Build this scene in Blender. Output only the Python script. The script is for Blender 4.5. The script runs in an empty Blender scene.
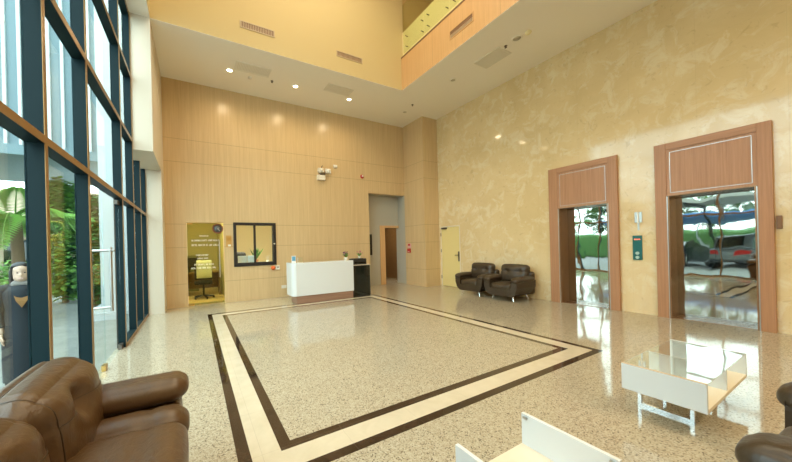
import bpy, bmesh, math, random
from mathutils import Vector, Matrix
random.seed(7)
PI = math.pi
SC = bpy.context.scene
COL = SC.collection
# ------------------------------------------------------------------ camera
F_PX, CX, CY, YAW, ROLL, CAM_H = 300.0, 363.57, 246.08, 0.514, -0.026, 1.433
cam_data = bpy.data.cameras.new('camera')
cam = bpy.data.objects.new('camera', cam_data); COL.objects.link(cam)
fw = Vector((math.sin(YAW), math.cos(YAW), 0)); rt = Vector((math.cos(YAW), -math.sin(YAW), 0)); upv = Vector((0, 0, 1))
R_ = math.cos(ROLL) * rt + math.sin(ROLL) * upv
U_ = -math.sin(ROLL) * rt + math.cos(ROLL) * upv
cam.matrix_world = Matrix(((R_.x, U_.x, -fw.x, 0), (R_.y, U_.y, -fw.y, 0), (R_.z, U_.z, -fw.z, CAM_H), (0, 0, 0, 1)))
cam_data.sensor_fit = 'HORIZONTAL'; cam_data.sensor_width = 36.0
cam_data.lens = F_PX / 792 * 36.0
cam_data.shift_x = (396 - CX) / 792
cam_data.shift_y = (CY - 231) / 792
cam_data.clip_start = 0.05; cam_data.clip_end = 200
SC.camera = cam
# ------------------------------------------------------------------ sky, lights, exposure
W = bpy.data.worlds.new('sky'); SC.world = W; W.use_nodes = True
nt = W.node_tree; nt.nodes.clear()
wo = nt.nodes.new('ShaderNodeOutputWorld'); bg = nt.nodes.new('ShaderNodeBackground')
bg.inputs[0].default_value = (0.80, 0.94, 1.0, 1); bg.inputs[1].default_value = 6.2
nt.links.new(bg.outputs[0], wo.inputs[0])


def area(name, loc, size, energy, color, rot=(0, 0, 0), sy=None):
    d = bpy.data.lights.new(name, 'AREA'); d.energy = energy; d.color = color
    d.shape = 'RECTANGLE'; d.size = size; d.size_y = sy or size
    o = bpy.data.objects.new(name, d); COL.objects.link(o); o.location = loc; o.rotation_euler = rot
    return o


WARM = (1.0, 0.86, 0.64)
area('atrium_lamp', (2.2, 4.2, 9.2), 3.0, 195, WARM, sy=3.4)
area('atrium_lamp', (2.2, 0.0, 9.2), 3.0, 150, WARM, sy=3.4)
for _x in (0.4, 2.4, 4.4):  # added out-of-view spots without fittings, to warm the near floor
    _d = bpy.data.lights.new('near_fill_spot', 'SPOT'); _d.energy = 230; _d.color = (1, .78, .50); _d.spot_size = 2.2; _d.spot_blend = .8; _d.shadow_soft_size = .1
    _o = bpy.data.objects.new('near_fill_spot', _d); COL.objects.link(_o); _o.location = (_x, -2.45, 5.72); _o.rotation_euler = (.55, 0, 0)
VS = SC.view_settings
SC.display_settings.display_device = 'sRGB'
VS.view_transform = 'Standard'; VS.look = 'None'; VS.gamma = 1.0; VS.exposure = 0.14
VS.use_curve_mapping = False
SC.cycles.max_bounces = 10; SC.cycles.diffuse_bounces = 5; SC.cycles.glossy_bounces = 5
SC.cycles.transparent_max_bounces = 16; SC.cycles.transmission_bounces = 6
SC.cycles.sample_clamp_indirect = 6.0
SC.cycles.caustics_reflective = False; SC.cycles.caustics_refractive = False
SC.cycles.use_denoising = True


# ------------------------------------------------------------------ materials
def new_mat(name):
    m = bpy.data.materials.new(name); m.use_nodes = True
    return m, m.node_tree, m.node_tree.nodes['Principled BSDF']


def mat(name, col, rough=0.5, metal=0.0, spec=0.5, emit=None, es=0.0, coat=0.0):
    m, t, b = new_mat(name)
    b.inputs['Base Color'].default_value = (*col, 1); b.inputs['Roughness'].default_value = rough
    b.inputs['Metallic'].default_value = metal; b.inputs['Specular IOR Level'].default_value = spec
    b.inputs['Coat Weight'].default_value = coat
    if emit:
        b.inputs['Emission Color'].default_value = (*emit, 1); b.inputs['Emission Strength'].default_value = es
    return m


class NT:
    """tiny node helper"""
    def __init__(s, t): s.t = t
    def n(s, typ, **kw):
        x = s.t.nodes.new(typ)
        for k, v in kw.items(): setattr(x, k, v)
        return x
    def l(s, a, b): s.t.links.new(a, b)
    def math(s, op, a, b=None, clamp=False):
        x = s.n('ShaderNodeMath', operation=op, use_clamp=clamp)
        for i, v in enumerate((a, b)):
            if v is None: continue
            if isinstance(v, (int, float)): x.inputs[i].default_value = v
            else: s.l(v, x.inputs[i])
        return x.outputs[0]
    def mix(s, fac, a, b):
        x = s.n('ShaderNodeMix', data_type='RGBA')
        if isinstance(fac, (int, float)): x.inputs[0].default_value = fac
        else: s.l(fac, x.inputs[0])
        for i, v in ((6, a), (7, b)):
            if isinstance(v, tuple): x.inputs[i].default_value = (*v, 1)
            else: s.l(v, x.inputs[i])
        return x.outputs[2]
    def ramp(s, fac, stops):
        x = s.n('ShaderNodeValToRGB'); e = x.color_ramp.elements
        while len(e) < len(stops): e.new(0.5)
        for k, (p, c) in enumerate(stops):
            e[k].position = p; e[k].color = (*c, 1)
        s.l(fac, x.inputs[0]); return x.outputs[0]
    def pos(s):
        return s.n('ShaderNodeNewGeometry').outputs['Position']
    def sep(s, v):
        x = s.n('ShaderNodeSeparateXYZ'); s.l(v, x.inputs[0]); return x.outputs
    def mapv(s, v, scale=(1, 1, 1), loc=(0, 0, 0)):
        x = s.n('ShaderNodeMapping'); s.l(v, x.inputs[0]); x.inputs['Scale'].default_value = scale; x.inputs['Location'].default_value = loc
        return x.outputs[0]
    def noise(s, v, scale, detail=4, rough=0.5, dist=0.0):
        x = s.n('ShaderNodeTexNoise'); s.l(v, x.inputs['Vector']); x.inputs['Scale'].default_value = scale
        x.inputs['Detail'].default_value = detail; x.inputs['Roughness'].default_value = rough; x.inputs['Distortion'].default_value = dist
        return x.outputs['Fac']
    def bump(s, h, strength, dist=0.01):
        x = s.n('ShaderNodeBump'); x.inputs['Strength'].default_value = strength; x.inputs['Distance'].default_value = dist
        s.l(h, x.inputs['Height']); return x.outputs[0]
    def near(s, v, val, w):
        """1 where |v-val|<w"""
        return s.math('LESS_THAN', s.math('ABSOLUTE', s.math('SUBTRACT', v, val)), w)


def wood(name, base, dark, axis='Z', scale=1.0, rough=0.42, joints=None, seams=(), spec=0.35):
    m, t, b = new_mat(name); N = NT(t)
    p = N.n('ShaderNodeTexCoord').outputs['Object'] if joints is None else N.pos()
    sc = {'Z': (34, 34, 0.9), 'X': (0.9, 34, 34), 'Y': (34, 0.9, 34)}[axis]
    v = N.mapv(p, tuple(k * scale for k in sc))
    f = N.noise(v, 1.0, 5, 0.6, 0.4)
    v2 = N.mapv(p, tuple(k * scale * 0.16 for k in sc))
    f2 = N.noise(v2, 1.0, 3, 0.5)
    mid = tuple((a + c) / 2 for a, c in zip(base, dark))
    c1 = N.ramp(f, [(0.3, dark), (0.5, mid), (0.68, base)])
    c = N.mix(N.math('MULTIPLY', f2, 0.55), c1, base)
    if joints or seams:
        X, Y, Z = N.sep(N.pos()); tot = None
        for z in joints or ():
            k = N.near(Z, z, 0.006); tot = k if tot is None else N.math('MAXIMUM', tot, k)
        for ax, val in seams:
            k = N.near({'X': X, 'Y': Y}[ax], val, 0.004); tot = k if tot is None else N.math('MAXIMUM', tot, k)
        c = N.mix(N.math('MULTIPLY', tot, 0.5), c, (dark[0] * .45, dark[1] * .42, dark[2] * .4))
    N.l(c, b.inputs['Base Color']); b.inputs['Roughness'].default_value = rough
    b.inputs['Specular IOR Level'].default_value = spec
    N.l(N.bump(f, 0.06, 0.002), b.inputs['Normal'])
    return m


M = {}
JZ = (0.585, 1.515, 2.11, 3.69, 4.275)
M['wall_wood'] = wood('wall_wood', (0.69, 0.515, 0.285), (0.56, 0.395, 0.205), joints=JZ, rough=0.28, spec=0.5)
M['fascia_wood'] = wood('fascia_wood', (0.72, 0.46, 0.22), (0.60, 0.36, 0.16), joints=(6.66,),
                        seams=(('Y', 3.64), ('Y', 4.56), ('Y', 5.5), ('Y', 2.7), ('Y', 1.7)))
M['frame_wood'] = wood('frame_wood', (0.50, 0.27, 0.145), (0.36, 0.18, 0.095), scale=1.3, rough=0.38)
M['frame_wood_h'] = wood('frame_wood_h', (0.50, 0.27, 0.145), (0.36, 0.18, 0.095), axis='Y', scale=1.3, rough=0.38)
M['plinth_wood'] = wood('plinth_wood', (0.42, 0.25, 0.17), (0.26, 0.15, 0.10), axis='X', scale=1.2)
M['office_wood'] = wood('office_wood', (0.30, 0.19, 0.09), (0.17, 0.10, 0.05), axis='X')


def floor_mat():
    m, t, b = new_mat('granite_floor'); N = NT(t); p = N.pos(); X, Y, Z = N.sep(p)
    vo = N.n('ShaderNodeTexVoronoi'); N.l(p, vo.inputs['Vector']); vo.inputs['Scale'].default_value = 120
    vs = N.sep(vo.outputs['Color'])[0]
    g = N.ramp(vs, [(0.0, (0.06, 0.045, 0.03)), (0.09, (0.13, 0.10, 0.065)), (0.13, (0.33, 0.275, 0.19)), (0.40, (0.45, 0.395, 0.285)), (0.7, (0.58, 0.53, 0.41)), (1.0, (0.35, 0.30, 0.205))])
    n1 = N.noise(p, 24, 5, 0.65)
    g = N.mix(N.math('MULTIPLY', n1, 0.45), g, (0.49, 0.435, 0.32))
    n2 = N.noise(p, 230, 2, 0.6)
    g = N.mix(N.ramp(n2, [(0.66, (0, 0, 0)), (0.72, (1, 1, 1))]), g, (0.18, 0.13, 0.09))
    # border rectangle: dark, cream, dark
    cx, cy, hx, hy = 2.40, 4.70, 2.175, 2.83
    dx = N.math('SUBTRACT', N.math('ABSOLUTE', N.math('SUBTRACT', X, cx)), hx)
    dy = N.math('SUBTRACT', N.math('ABSOLUTE', N.math('SUBTRACT', Y, cy)), hy)
    d = N.math('MULTIPLY', N.math('MAXIMUM', dx, dy), -1.0)       # distance inward
    inb = N.math('MULTIPLY', N.math('GREATER_THAN', d, 0.0), N.math('LESS_THAN', d, 0.365))
    cream = N.math('MULTIPLY', N.math('GREATER_THAN', d, 0.085), N.math('LESS_THAN', d, 0.28))
    nb = N.noise(p, 5, 4, 0.6, 0.6)
    dark = N.ramp(nb, [(0.3, (0.022, 0.013, 0.008)), (0.75, (0.06, 0.036, 0.022))])
    cr = N.ramp(nb, [(0.3, (0.60, 0.53, 0.39)), (0.7, (0.68, 0.61, 0.47))])
    band = N.mix(cream, dark, cr)
    c = N.mix(inb, g, band)
    # faint slab joints, 0.6 m grid
    def grid(v):
        f = N.math('FRACT', N.math('ADD', N.math('DIVIDE', v, 0.6), 50.37))
        return N.math('LESS_THAN', f, 0.005)
    j = N.math('MAXIMUM', grid(X), grid(Y))
    c = N.mix(N.math('MULTIPLY', j, 0.28), c, (0.25, 0.2, 0.14))
    N.l(c, b.inputs['Base Color'])
    b.inputs['Roughness'].default_value = 0.06; b.inputs['Specular IOR Level'].default_value = 0.5
    return m


M['floor'] = floor_mat()


def marble():
    m, t, b = new_mat('beige_marble'); N = NT(t); p = N.pos(); X, Y, Z = N.sep(p)
    n = N.noise(p, 0.8, 5, 0.6, 0.5)
    c = N.ramp(n, [(0.3, (0.70, 0.545, 0.29)), (0.55, (0.77, 0.615, 0.35)), (0.75, (0.82, 0.68, 0.42))])
    w = N.noise(N.mapv(p, (1.0, 1.0, 1.0)), 3.0, 9, 0.70, 0.7)
    v = N.ramp(w, [(0.50, (0, 0, 0)), (0.62, (0.9, 0.9, 0.9)), (0.70, (0.5, 0.5, 0.5)), (0.82, (0.1, 0.1, 0.1))])
    c = N.mix(N.math('MULTIPLY', v, 0.6), c, (0.86, 0.79, 0.60))
    k = N.noise(p, 5.5, 6, 0.6, 2.0)
    c = N.mix(N.math('MULTIPLY', N.ramp(k, [(0.60, (0, 0, 0)), (0.68, (1, 1, 1))]), 0.35), c, (0.50, 0.36, 0.18))
    def grid(v, s, off):
        f = N.math('FRACT', N.math('ADD', N.math('DIVIDE', v, s), off))
        return N.math('LESS_THAN', f, 0.004)
    j = N.math('MAXIMUM', grid(Y, 0.9, 20.2), grid(Z, 0.6, 20.1))
    c = N.mix(N.math('MULTIPLY', j, 0.22), c, (0.42, 0.32, 0.18))
    N.l(c, b.inputs['Base Color']); b.inputs['Roughness'].default_value = 0.09; b.inputs['Specular IOR Level'].default_value = 0.5
    return m


M['marble'] = marble()


def leather(name, col, rough=0.36):
    m, t, b = new_mat(name); N = NT(t); p = N.n('ShaderNodeTexCoord').outputs['Object']
    n = N.noise(p, 9, 4, 0.6, 0.8)
    c = N.ramp(n, [(0.3, tuple(k * 0.85 for k in col)), (0.7, tuple(k * 1.15 for k in col))])
    N.l(c, b.inputs['Base Color']); b.inputs['Roughness'].default_value = rough; b.inputs['Specular IOR Level'].default_value = 0.55
    f = N.noise(p, 260, 2, 0.5); w = N.noise(N.mapv(p, (1, 1, 1)), 14, 3, 0.55, 1.4)
    h = N.math('ADD', N.math('MULTIPLY', f, 0.12), w)
    N.l(N.bump(h, 0.35, 0.012), b.inputs['Normal'])
    return m


M['leather'] = leather('brown_leather', (0.095, 0.050, 0.020), 0.34)
M['piping'] = mat('leather_piping', (0.045, 0.026, 0.013), 0.4)
M['stitch'] = mat('pale_stitching', (0.20, 0.15, 0.10), 0.6)
M['leather_dark'] = leather('dark_brown_leather', (0.050, 0.034, 0.019), 0.36)


def glass(name, tint=(1, 1, 1), refl=1.0):
    m = bpy.data.materials.new(name); m.use_nodes = True; t = m.node_tree; t.nodes.clear(); N = NT(t)
    o = N.n('ShaderNodeOutputMaterial'); mx = N.n('ShaderNodeMixShader'); tr = N.n('ShaderNodeBsdfTransparent'); gl = N.n('ShaderNodeBsdfGlossy')
    tr.inputs[0].default_value = (*tint, 1); gl.inputs['Roughness'].default_value = 0.0
    gl.inputs[0].default_value = (0.95, 0.98, 0.97, 1)
    ge = N.n('ShaderNodeNewGeometry'); dp = N.n('ShaderNodeVectorMath', operation='DOT_PRODUCT')
    N.l(ge.outputs['Incoming'], dp.inputs[0]); N.l(ge.outputs['Normal'], dp.inputs[1])
    k = N.math('SUBTRACT', 1.0, N.math('ABSOLUTE', dp.outputs['Value']), clamp=True)
    fr = N.math('ADD', N.math('MULTIPLY', N.math('POWER', k, 5.0), 0.38 * refl), 0.02 * refl, clamp=True)
    N.l(fr, mx.inputs[0]); N.l(tr.outputs[0], mx.inputs[1]); N.l(gl.outputs[0], mx.inputs[2]); N.l(mx.outputs[0], o.inputs[0])
    return m


M['glass'] = glass('clear_glass', (0.90, 0.97, 0.96))
M['olive_glass'] = glass('olive_tinted_glass', (0.70, 0.72, 0.47), 1.2)
M['table_glass'] = glass('table_glass', (0.95, 0.98, 0.965), 2.6)
M['rail_glass'] = glass('rail_glass', (0.93, 0.95, 0.86), 0.8)
M['dark_glass'] = mat('dark_glass', (0.012, 0.016, 0.012), 0.04, 0, 0.6)


def mirror():
    m, t, b = new_mat('mirror_steel'); N = NT(t); p = N.n('ShaderNodeTexCoord').outputs['Object']
    b.inputs['Base Color'].default_value = (0.62, 0.61, 0.56, 1); b.inputs['Metallic'].default_value = 1.0; b.inputs['Roughness'].default_value = 0.025
    n = N.noise(N.mapv(p, (1, 1, 0.6)), 2.2, 2, 0.4)
    N.l(N.bump(n, 0.35, 0.012), b.inputs['Normal'])
    return m


M['mirror'] = mirror()
M['bronze'] = mat('bronze_panel', (0.30, 0.165, 0.08), 0.2, 0.35)
M['chrome'] = mat('chrome', (0.85, 0.85, 0.83), 0.08, 1.0)
M['steel'] = mat('brushed_steel', (0.50, 0.49, 0.46), 0.32, 1.0)
M['teal_metal'] = mat('blue_grey_powder_coat', (0.007, 0.021, 0.026), 0.5, 0.0, 0.12)
M['gold_edge'] = mat('bronze_anodised_edge', (0.30, 0.17, 0.06), 0.35, 0.6)
M['white_paint'] = mat('white_paint', (0.68, 0.62, 0.51), 0.7)
M['ceiling'] = mat('ceiling_paint', (0.92, 0.89, 0.81), 0.8)
M['yellow_paint'] = mat('warm_yellow_paint', (0.66, 0.535, 0.27), 0.75)
M['office_paint'] = mat('office_paint', (0.74, 0.68, 0.48), 0.8)
M['tan_paint'] = mat('tan_paint', (0.66, 0.50, 0.22), 0.75)
M['pale_yellow'] = mat('pale_yellow_paint', (0.86, 0.77, 0.46), 0.6)
M['grey_paint'] = mat('grey_paint', (0.46, 0.44, 0.37), 0.75)
M['door_yellow'] = mat('cream_yellow_paint', (0.78, 0.66, 0.30), 0.45)
M['gloss_white'] = mat('gloss_white', (0.75, 0.79, 0.81), 0.16, 0, 0.5)
M['tan_edge'] = mat('tan_board_edge', (0.62, 0.46, 0.28), 0.5)
M['board_cream'] = mat('cream_laminate', (0.80, 0.72, 0.58), 0.35)
M['black'] = mat('black_plastic', (0.015, 0.013, 0.012), 0.4)
M['black_frame'] = mat('black_aluminium', (0.012, 0.008, 0.006), 0.6)
M['dark_fabric'] = mat('dark_fabric', (0.03, 0.03, 0.035), 0.8)
M['vent'] = mat('vent_grey', (0.80, 0.77, 0.68), 0.6)
M['vent_hole'] = mat('vent_slot', (0.66, 0.62, 0.52), 0.8)
M['louvre_brown'] = mat('louvre_brown', (0.22, 0.12, 0.06), 0.6)
M['louvre_pale'] = mat('louvre_pale', (0.62, 0.50, 0.33), 0.5)
M['lamp_on'] = mat('lamp_glow', (1, 0.95, 0.8), 0.5, emit=(1.0, 0.88, 0.60), es=14)
M['lamp_off'] = mat('lamp_unlit', (0.50, 0.46, 0.36), 0.3)
M['off_white'] = mat('off_white_plastic', (0.78, 0.74, 0.64), 0.45)
M['red'] = mat('red_plastic', (0.55, 0.03, 0.03), 0.4)
M['pink'] = mat('pale_pink', (0.75, 0.45, 0.42), 0.5)
M['orange'] = mat('orange_plastic', (0.80, 0.16, 0.03), 0.4)
M['blue'] = mat('blue_print', (0.12, 0.38, 0.60), 0.4)
M['paper'] = mat('white_paper', (0.82, 0.86, 0.90), 0.6)
M['brass'] = mat('brass', (0.62, 0.38, 0.12), 0.3, 1.0)
M['plaque'] = mat('orange_wood', (0.60, 0.34, 0.09), 0.4)
M['white_text'] = mat('white_lettering', (0.85, 0.86, 0.80), 0.5)
M['green_leaf'] = mat('leaf_green', (0.16, 0.34, 0.06), 0.55)
M['green_deep'] = mat('leaf_deep_green', (0.08, 0.22, 0.05), 0.55)
M['palm_leaf'] = mat('palm_leaf', (0.19, 0.37, 0.06), 0.45)
M['hedge'] = mat('hedge_green', (0.05, 0.14, 0.03), 0.8)
M['bark'] = mat('bark', (0.20, 0.13, 0.07), 0.9)
M['petal_pink'] = mat('petal_pink', (0.60, 0.16, 0.26), 0.6)
M['petal_purple'] = mat('petal_purple', (0.22, 0.07, 0.16), 0.6)
M['terracotta'] = mat('clay', (0.45, 0.20, 0.10), 0.7)
M['white_facade'] = mat('white_facade', (0.50, 0.53, 0.53), 0.7)
M['blue_facade'] = mat('pale_blue_facade', (0.135, 0.195, 0.215), 0.6)
M['beige_wall'] = mat('beige_render', (0.42, 0.32, 0.23), 0.85)
M['roof_tile'] = mat('roof_tile', (0.50, 0.36, 0.24), 0.8)
M['skin'] = mat('skin', (0.62, 0.42, 0.31), 0.55)
M['hair'] = mat('dark_hair', (0.02, 0.014, 0.012), 0.45)
M['coat'] = mat('black_cloth', (0.012, 0.016, 0.022), 0.8)
M['brown_top'] = mat('brown_knit', (0.26, 0.13, 0.04), 0.8)
M['scarf'] = mat('grey_cloth', (0.24, 0.22, 0.20), 0.8)
M['car_grey'] = mat('car_grey', (0.22, 0.24, 0.26), 0.22, 0.5, coat=0.6)
M['car_dark'] = mat('car_dark', (0.03, 0.035, 0.045), 0.22, 0.3, coat=0.6)
M['tyre'] = mat('tyre', (0.02, 0.02, 0.02), 0.8)
M['tail_light'] = mat('tail_light', (0.6, 0.02, 0.02), 0.2)
M['blue_roof'] = mat('blue_roof', (0.10, 0.28, 0.62), 0.5)
M['clock_wood'] = mat('clock_wood', (0.20, 0.07, 0.03), 0.35)
M['clock_face'] = mat('clock_face', (0.10, 0.10, 0.09), 0.3)
M['panel_teal'] = mat('panel_teal', (0.03, 0.16, 0.17), 0.08, 0, 0.7)
M['panel_pale'] = mat('panel_pale', (0.45, 0.66, 0.62), 0.2)
M['led_red'] = mat('led_red', (0.5, 0.08, 0.05), 0.4, emit=(1.0, 0.16, 0.08), es=1.6)
M['asphalt'] = mat('asphalt', (0.24, 0.24, 0.24), 0.9)
M['handle_grey'] = mat('handle_grey', (0.16, 0.14, 0.12), 0.35, 0.7)


def paving():
    m, t, b = new_mat('paving'); N = NT(t); p = N.pos()
    n = N.noise(p, 3, 5, 0.7)
    c = N.ramp(n, [(0.3, (0.17, 0.18, 0.165)), (0.7, (0.26, 0.265, 0.245))])
    X, Y, Z = N.sep(p)
    f = N.math('LESS_THAN', N.math('FRACT', N.math('ADD', N.math('DIVIDE', Y, 0.8), 60.1)), 0.02)
    c = N.mix(N.math('MULTIPLY', f, 0.6), c, (0.2, 0.2, 0.19))
    N.l(c, b.inputs['Base Color']); b.inputs['Roughness'].default_value = 0.7
    return m


M['paving'] = paving()


# ------------------------------------------------------------------ mesh helpers
def seam(a, b, n=18):
    return [tuple(a[i] + (b[i] - a[i]) * k / n for i in range(3)) for k in range(n + 1)]


def piped(mb, name, m, parent, pm='piping', r=.0045):
    o = mb.build(name, m, parent)
    for p in mb.paths: MB().tube(p, r, 6).build('piping', pm, o)
    return o


class MB:
    def __init__(s): s.v = []; s.f = []; s.sm = []; s.paths = []
    def add(s, v, f, smooth=False):
        o = len(s.v); s.v += [tuple(p) for p in v]; s.f += [tuple(i + o for i in q) for q in f]; s.sm += [smooth] * len(f); return s
    def box(s, x0, x1, y0, y1, z0, z1):
        v = [(x, y, z) for z in (z0, z1) for y in (y0, y1) for x in (x0, x1)]
        return s.add(v, [(0, 2, 3, 1), (4, 5, 7, 6), (0, 1, 5, 4), (2, 6, 7, 3), (0, 4, 6, 2), (1, 3, 7, 5)])
    def tube(s, pts, r, n=10, caps=True):
        pts = [Vector(p) for p in pts]; rr = r if isinstance(r, (list, tuple)) else [r] * len(pts)
        rings = []; prev = None
        for i, p in enumerate(pts):
            t = (pts[min(i + 1, len(pts) - 1)] - pts[max(i - 1, 0)]).normalized()
            if prev is None:
                a = Vector((0, 0, 1)) if abs(t.z) < .9 else Vector((1, 0, 0)); u = t.cross(a).normalized()
            else:
                u = (prev - t * prev.dot(t)).normalized()
            prev = u; w = t.cross(u)
            rings.append([p + rr[i] * (math.cos(2 * PI * k / n) * u + math.sin(2 * PI * k / n) * w) for k in range(n)])
        v = [q for ring in rings for q in ring]; f = []
        for i in range(len(pts) - 1):
            for k in range(n):
                f.append((i * n + k, i * n + (k + 1) % n, (i + 1) * n + (k + 1) % n, (i + 1) * n + k))
        s.add(v, f, True)
        if caps:
            s.add(rings[0], [tuple(range(n))[::-1]]); s.add(rings[-1], [tuple(range(n))])
        return s
    def lathe(s, prof, c=(0, 0, 0), n=24, axis='Z'):
        v = []; f = []
        for r, z in prof:
            for k in range(n):
                a = 2 * PI * k / n; q = (r * math.cos(a), r * math.sin(a), z)
                if axis == 'Y': q = (q[0], q[2], q[1])
                if axis == 'X': q = (q[2], q[0], q[1])
                v.append((q[0] + c[0], q[1] + c[1], q[2] + c[2]))
        for i in range(len(prof) - 1):
            for k in range(n): f.append((i * n + k, i * n + (k + 1) % n, (i + 1) * n + (k + 1) % n, (i + 1) * n + k))
        s.add(v, f, True); m_ = len(prof) - 1
        s.add(v[:n], [tuple(range(n))[::-1]]); s.add(v[m_ * n:], [tuple(range(n))])
        return s
    def prism(s, poly, a0, a1, axis='Y', smooth=False):
        """poly: 2D points in the plane normal to axis"""
        n = len(poly)
        def P(p, a):
            return {'Y': (p[0], a, p[1]), 'X': (a, p[0], p[1]), 'Z': (p[0], p[1], a)}[axis]
        v = [P(p, a0) for p in poly] + [P(p, a1) for p in poly]
        s.add(v, [(i, (i + 1) % n, n + (i + 1) % n, n + i) for i in range(n)], smooth)
        s.add(v, [tuple(range(n))[::-1], tuple(range(n, 2 * n))]); return s
    def cushion(s, c, size, r, puff=(0, 0, 0), n=18, dimples=(), grooves=(), rx=0.0, shape=None, paths=None):
        h = [k / 2 for k in size]; inner = [max(k - r, 0.001) for k in h]; key = {}; V = []; Fc = []
        def mp(p):
            q = [p[i] * h[i] for i in range(3)]
            base = [max(-inner[i], min(inner[i], q[i])) for i in range(3)]
            d = Vector([q[i] - base[i] for i in range(3)])
            nn = d.normalized() if d.length > 1e-9 else Vector((0, 0, 1))
            o = Vector(base) + nn * r
            for i in range(3):
                j, l = (i + 1) % 3, (i + 2) % 3
                o[i] += math.copysign(1, p[i]) * abs(p[i]) ** 2 * puff[i] * (1 - abs(p[j]) ** 2.5) * (1 - abs(p[l]) ** 2.5) if abs(p[i]) > 1e-6 else 0
            for (dc, dr, dd, dv) in dimples:
                e = (o - Vector(dc)).length; o += Vector(dv) * dd * math.exp(-(e / dr) ** 2)
            for (ax, val, w, dep) in grooves:
                o -= nn * dep * math.exp(-((o[ax] - val) / w) ** 2)
            if shape: o = Vector(shape(o))
            if rx:
                cs, sn = math.cos(rx), math.sin(rx); o = Vector((o.x, o.y * cs - o.z * sn, o.y * sn + o.z * cs))
            return (o.x + c[0], o.y + c[1], o.z + c[2])
        def put(p):
            k = tuple(round(q, 5) for q in p)
            if k not in key:
                key[k] = len(V); V.append(mp(p))
            return key[k]
        s.paths = [[mp(p) for p in pth] for pth in (paths or ())]
        g = [-math.cos(PI * i / n) * 0.5 + 0.5 * (2 * i / n - 1) for i in range(n + 1)]
        for ax in range(3):
            for sg in (-1, 1):
                for i in range(n):
                    for j in range(n):
                        q = []
                        for (a, b) in ((g[i], g[j]), (g[i + 1], g[j]), (g[i + 1], g[j + 1]), (g[i], g[j + 1])):
                            p = [0, 0, 0]; p[ax] = sg; p[(ax + 1) % 3] = a; p[(ax + 2) % 3] = b; q.append(put(p))
                        Fc.append(tuple(q if sg > 0 else q[::-1]))
        return s.add(V, Fc, True)
    def build(s, name, m, parent=None, bevel=0.0, segs=2, loc=None):
        me = bpy.data.meshes.new(name); me.from_pydata(s.v, [], s.f)
        me.polygons.foreach_set('use_smooth', s.sm)
        me.materials.append(M[m] if isinstance(m, str) else m); me.update()
        o = bpy.data.objects.new(name, me); COL.objects.link(o)
        if parent: o.parent = parent
        if loc: o.location = loc
        if bevel:
            b = o.modifiers.new('bevel', 'BEVEL'); b.width = bevel; b.segments = segs; b.limit_method = 'ANGLE'; b.angle_limit = math.radians(40)
        return o


def tag(o, label=None, cat=None, group=None, kind=None):
    if label: o['label'] = label
    if cat: o['category'] = cat
    if group: o['group'] = group
    if kind: o['kind'] = kind
    return o


def thing(name, label, cat, loc=(0, 0, 0), rz=0.0, group=None, kind=None):
    o = bpy.data.objects.new(name, None); COL.objects.link(o); o.location = loc; o.rotation_euler = (0, 0, rz)
    o.empty_display_size = 0.1
    return tag(o, label, cat, group, kind)


def struct(o, label, cat='wall'):
    return tag(o, label, cat, None, 'structure')


def kids(o): return [c for c in COL.objects if c.parent == o]


def copy_tree(o, parent=None):
    c = o.copy(); COL.objects.link(c); c.parent = parent
    for k in kids(o): copy_tree(k, c)
    return c


def B(*a): return MB().box(*a)


# ------------------------------------------------------------------ setting
XL, XR, YB, H, YS, YN = -0.927, 7.452, 8.894, 5.771, 6.75, -3.4
TOP = 9.6
PX, PY = 6.804, 7.804
XV0, XV1, YV0 = -0.62, 5.183, -2.2
struct(B(XL - .12, XR + .5, YN, 9.35, -0.2, 0).build('floor', 'floor'), 'polished speckled granite floor with dark and cream border', 'floor')
# office and passage floors belong to rooms behind the wall
struct(B(-.85, 5.2, 9.35, 13.0, -0.2, 0).build('floor_office', 'tan_edge'), 'tan floor of the office behind the glass door', 'floor')
struct(B(5.2, 8.2, 9.35, 13.0, -0.2, 0).build('floor_passage', 'floor'), 'shiny granite floor of the passage behind the hall opening', 'floor')
# back wall with three openings
w = MB()
def wall_open(mb, x0, x1, z0, z1, opens, y0, y1):
    opens = sorted(opens); x = x0
    for (a, b, c, d) in opens:
        mb.box(x, a, y0, y1, z0, z1)
        if c > z0: mb.box(a, b, y0, y1, z0, c)
        if d < z1: mb.box(a, b, y0, y1, d, z1)
        x = b
    if x1 - x > 1e-4: mb.box(x, x1, y0, y1, z0, z1)
wall_open(w, -0.62, PX, 0, H, [(-.16, .70, 0, 2.16), (.94, 2.085, .955, 2.172), (5.27, PX, 0, 3.255)], YB, YB + .16)
struct(w.build('wall_back', 'wall_wood'), 'light wood panelled back wall with horizontal joints')
# pier at right end of the back wall
struct(B(PX, XR + .3, PY, YB, 0, H).add([], []).build('wall_pier', 'wall_wood'), 'light wood pier beside the yellow door')
# hall recess behind opening
r = MB(); r.box(5.1, 5.27, YB + .16, 9.32, 0, 3.3); r.box(PX, PX + .15, YB, 9.32, 0, 3.3)
r.box(5.27, 6.06, 9.32, 9.45, 0, 3.3); r.box(6.06, 6.8, 9.32, 9.45, 2.09, 3.3); r.box(6.8, 6.95, 9.32, 9.45, 0, 3.3); r.box(5.1, 6.95, YB + .16, 9.45, 3.255, 3.4)
struct(r.build('wall_hall', 'grey_paint'), 'grey painted hall recess behind the tall opening')
t = B(5.96, 6.17, 9.29, 9.32, 0, 2.17); t.box(6.17, 6.8, 9.29, 9.32, 2.09, 2.17)
struct(t.build('trim_hall', 'fascia_wood'), 'tan door casing in the hall recess', 'trim')
ps = MB(); ps.box(5.5, 5.6, 9.45, 12, 0, 2.6); ps.box(7.6, 7.7, 9.45, 12, 0, 2.6); ps.box(5.5, 7.7, 12, 12.1, 0, 2.6); ps.box(5.5, 7.7, 9.45, 12.1, 2.6, 2.7)
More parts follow.
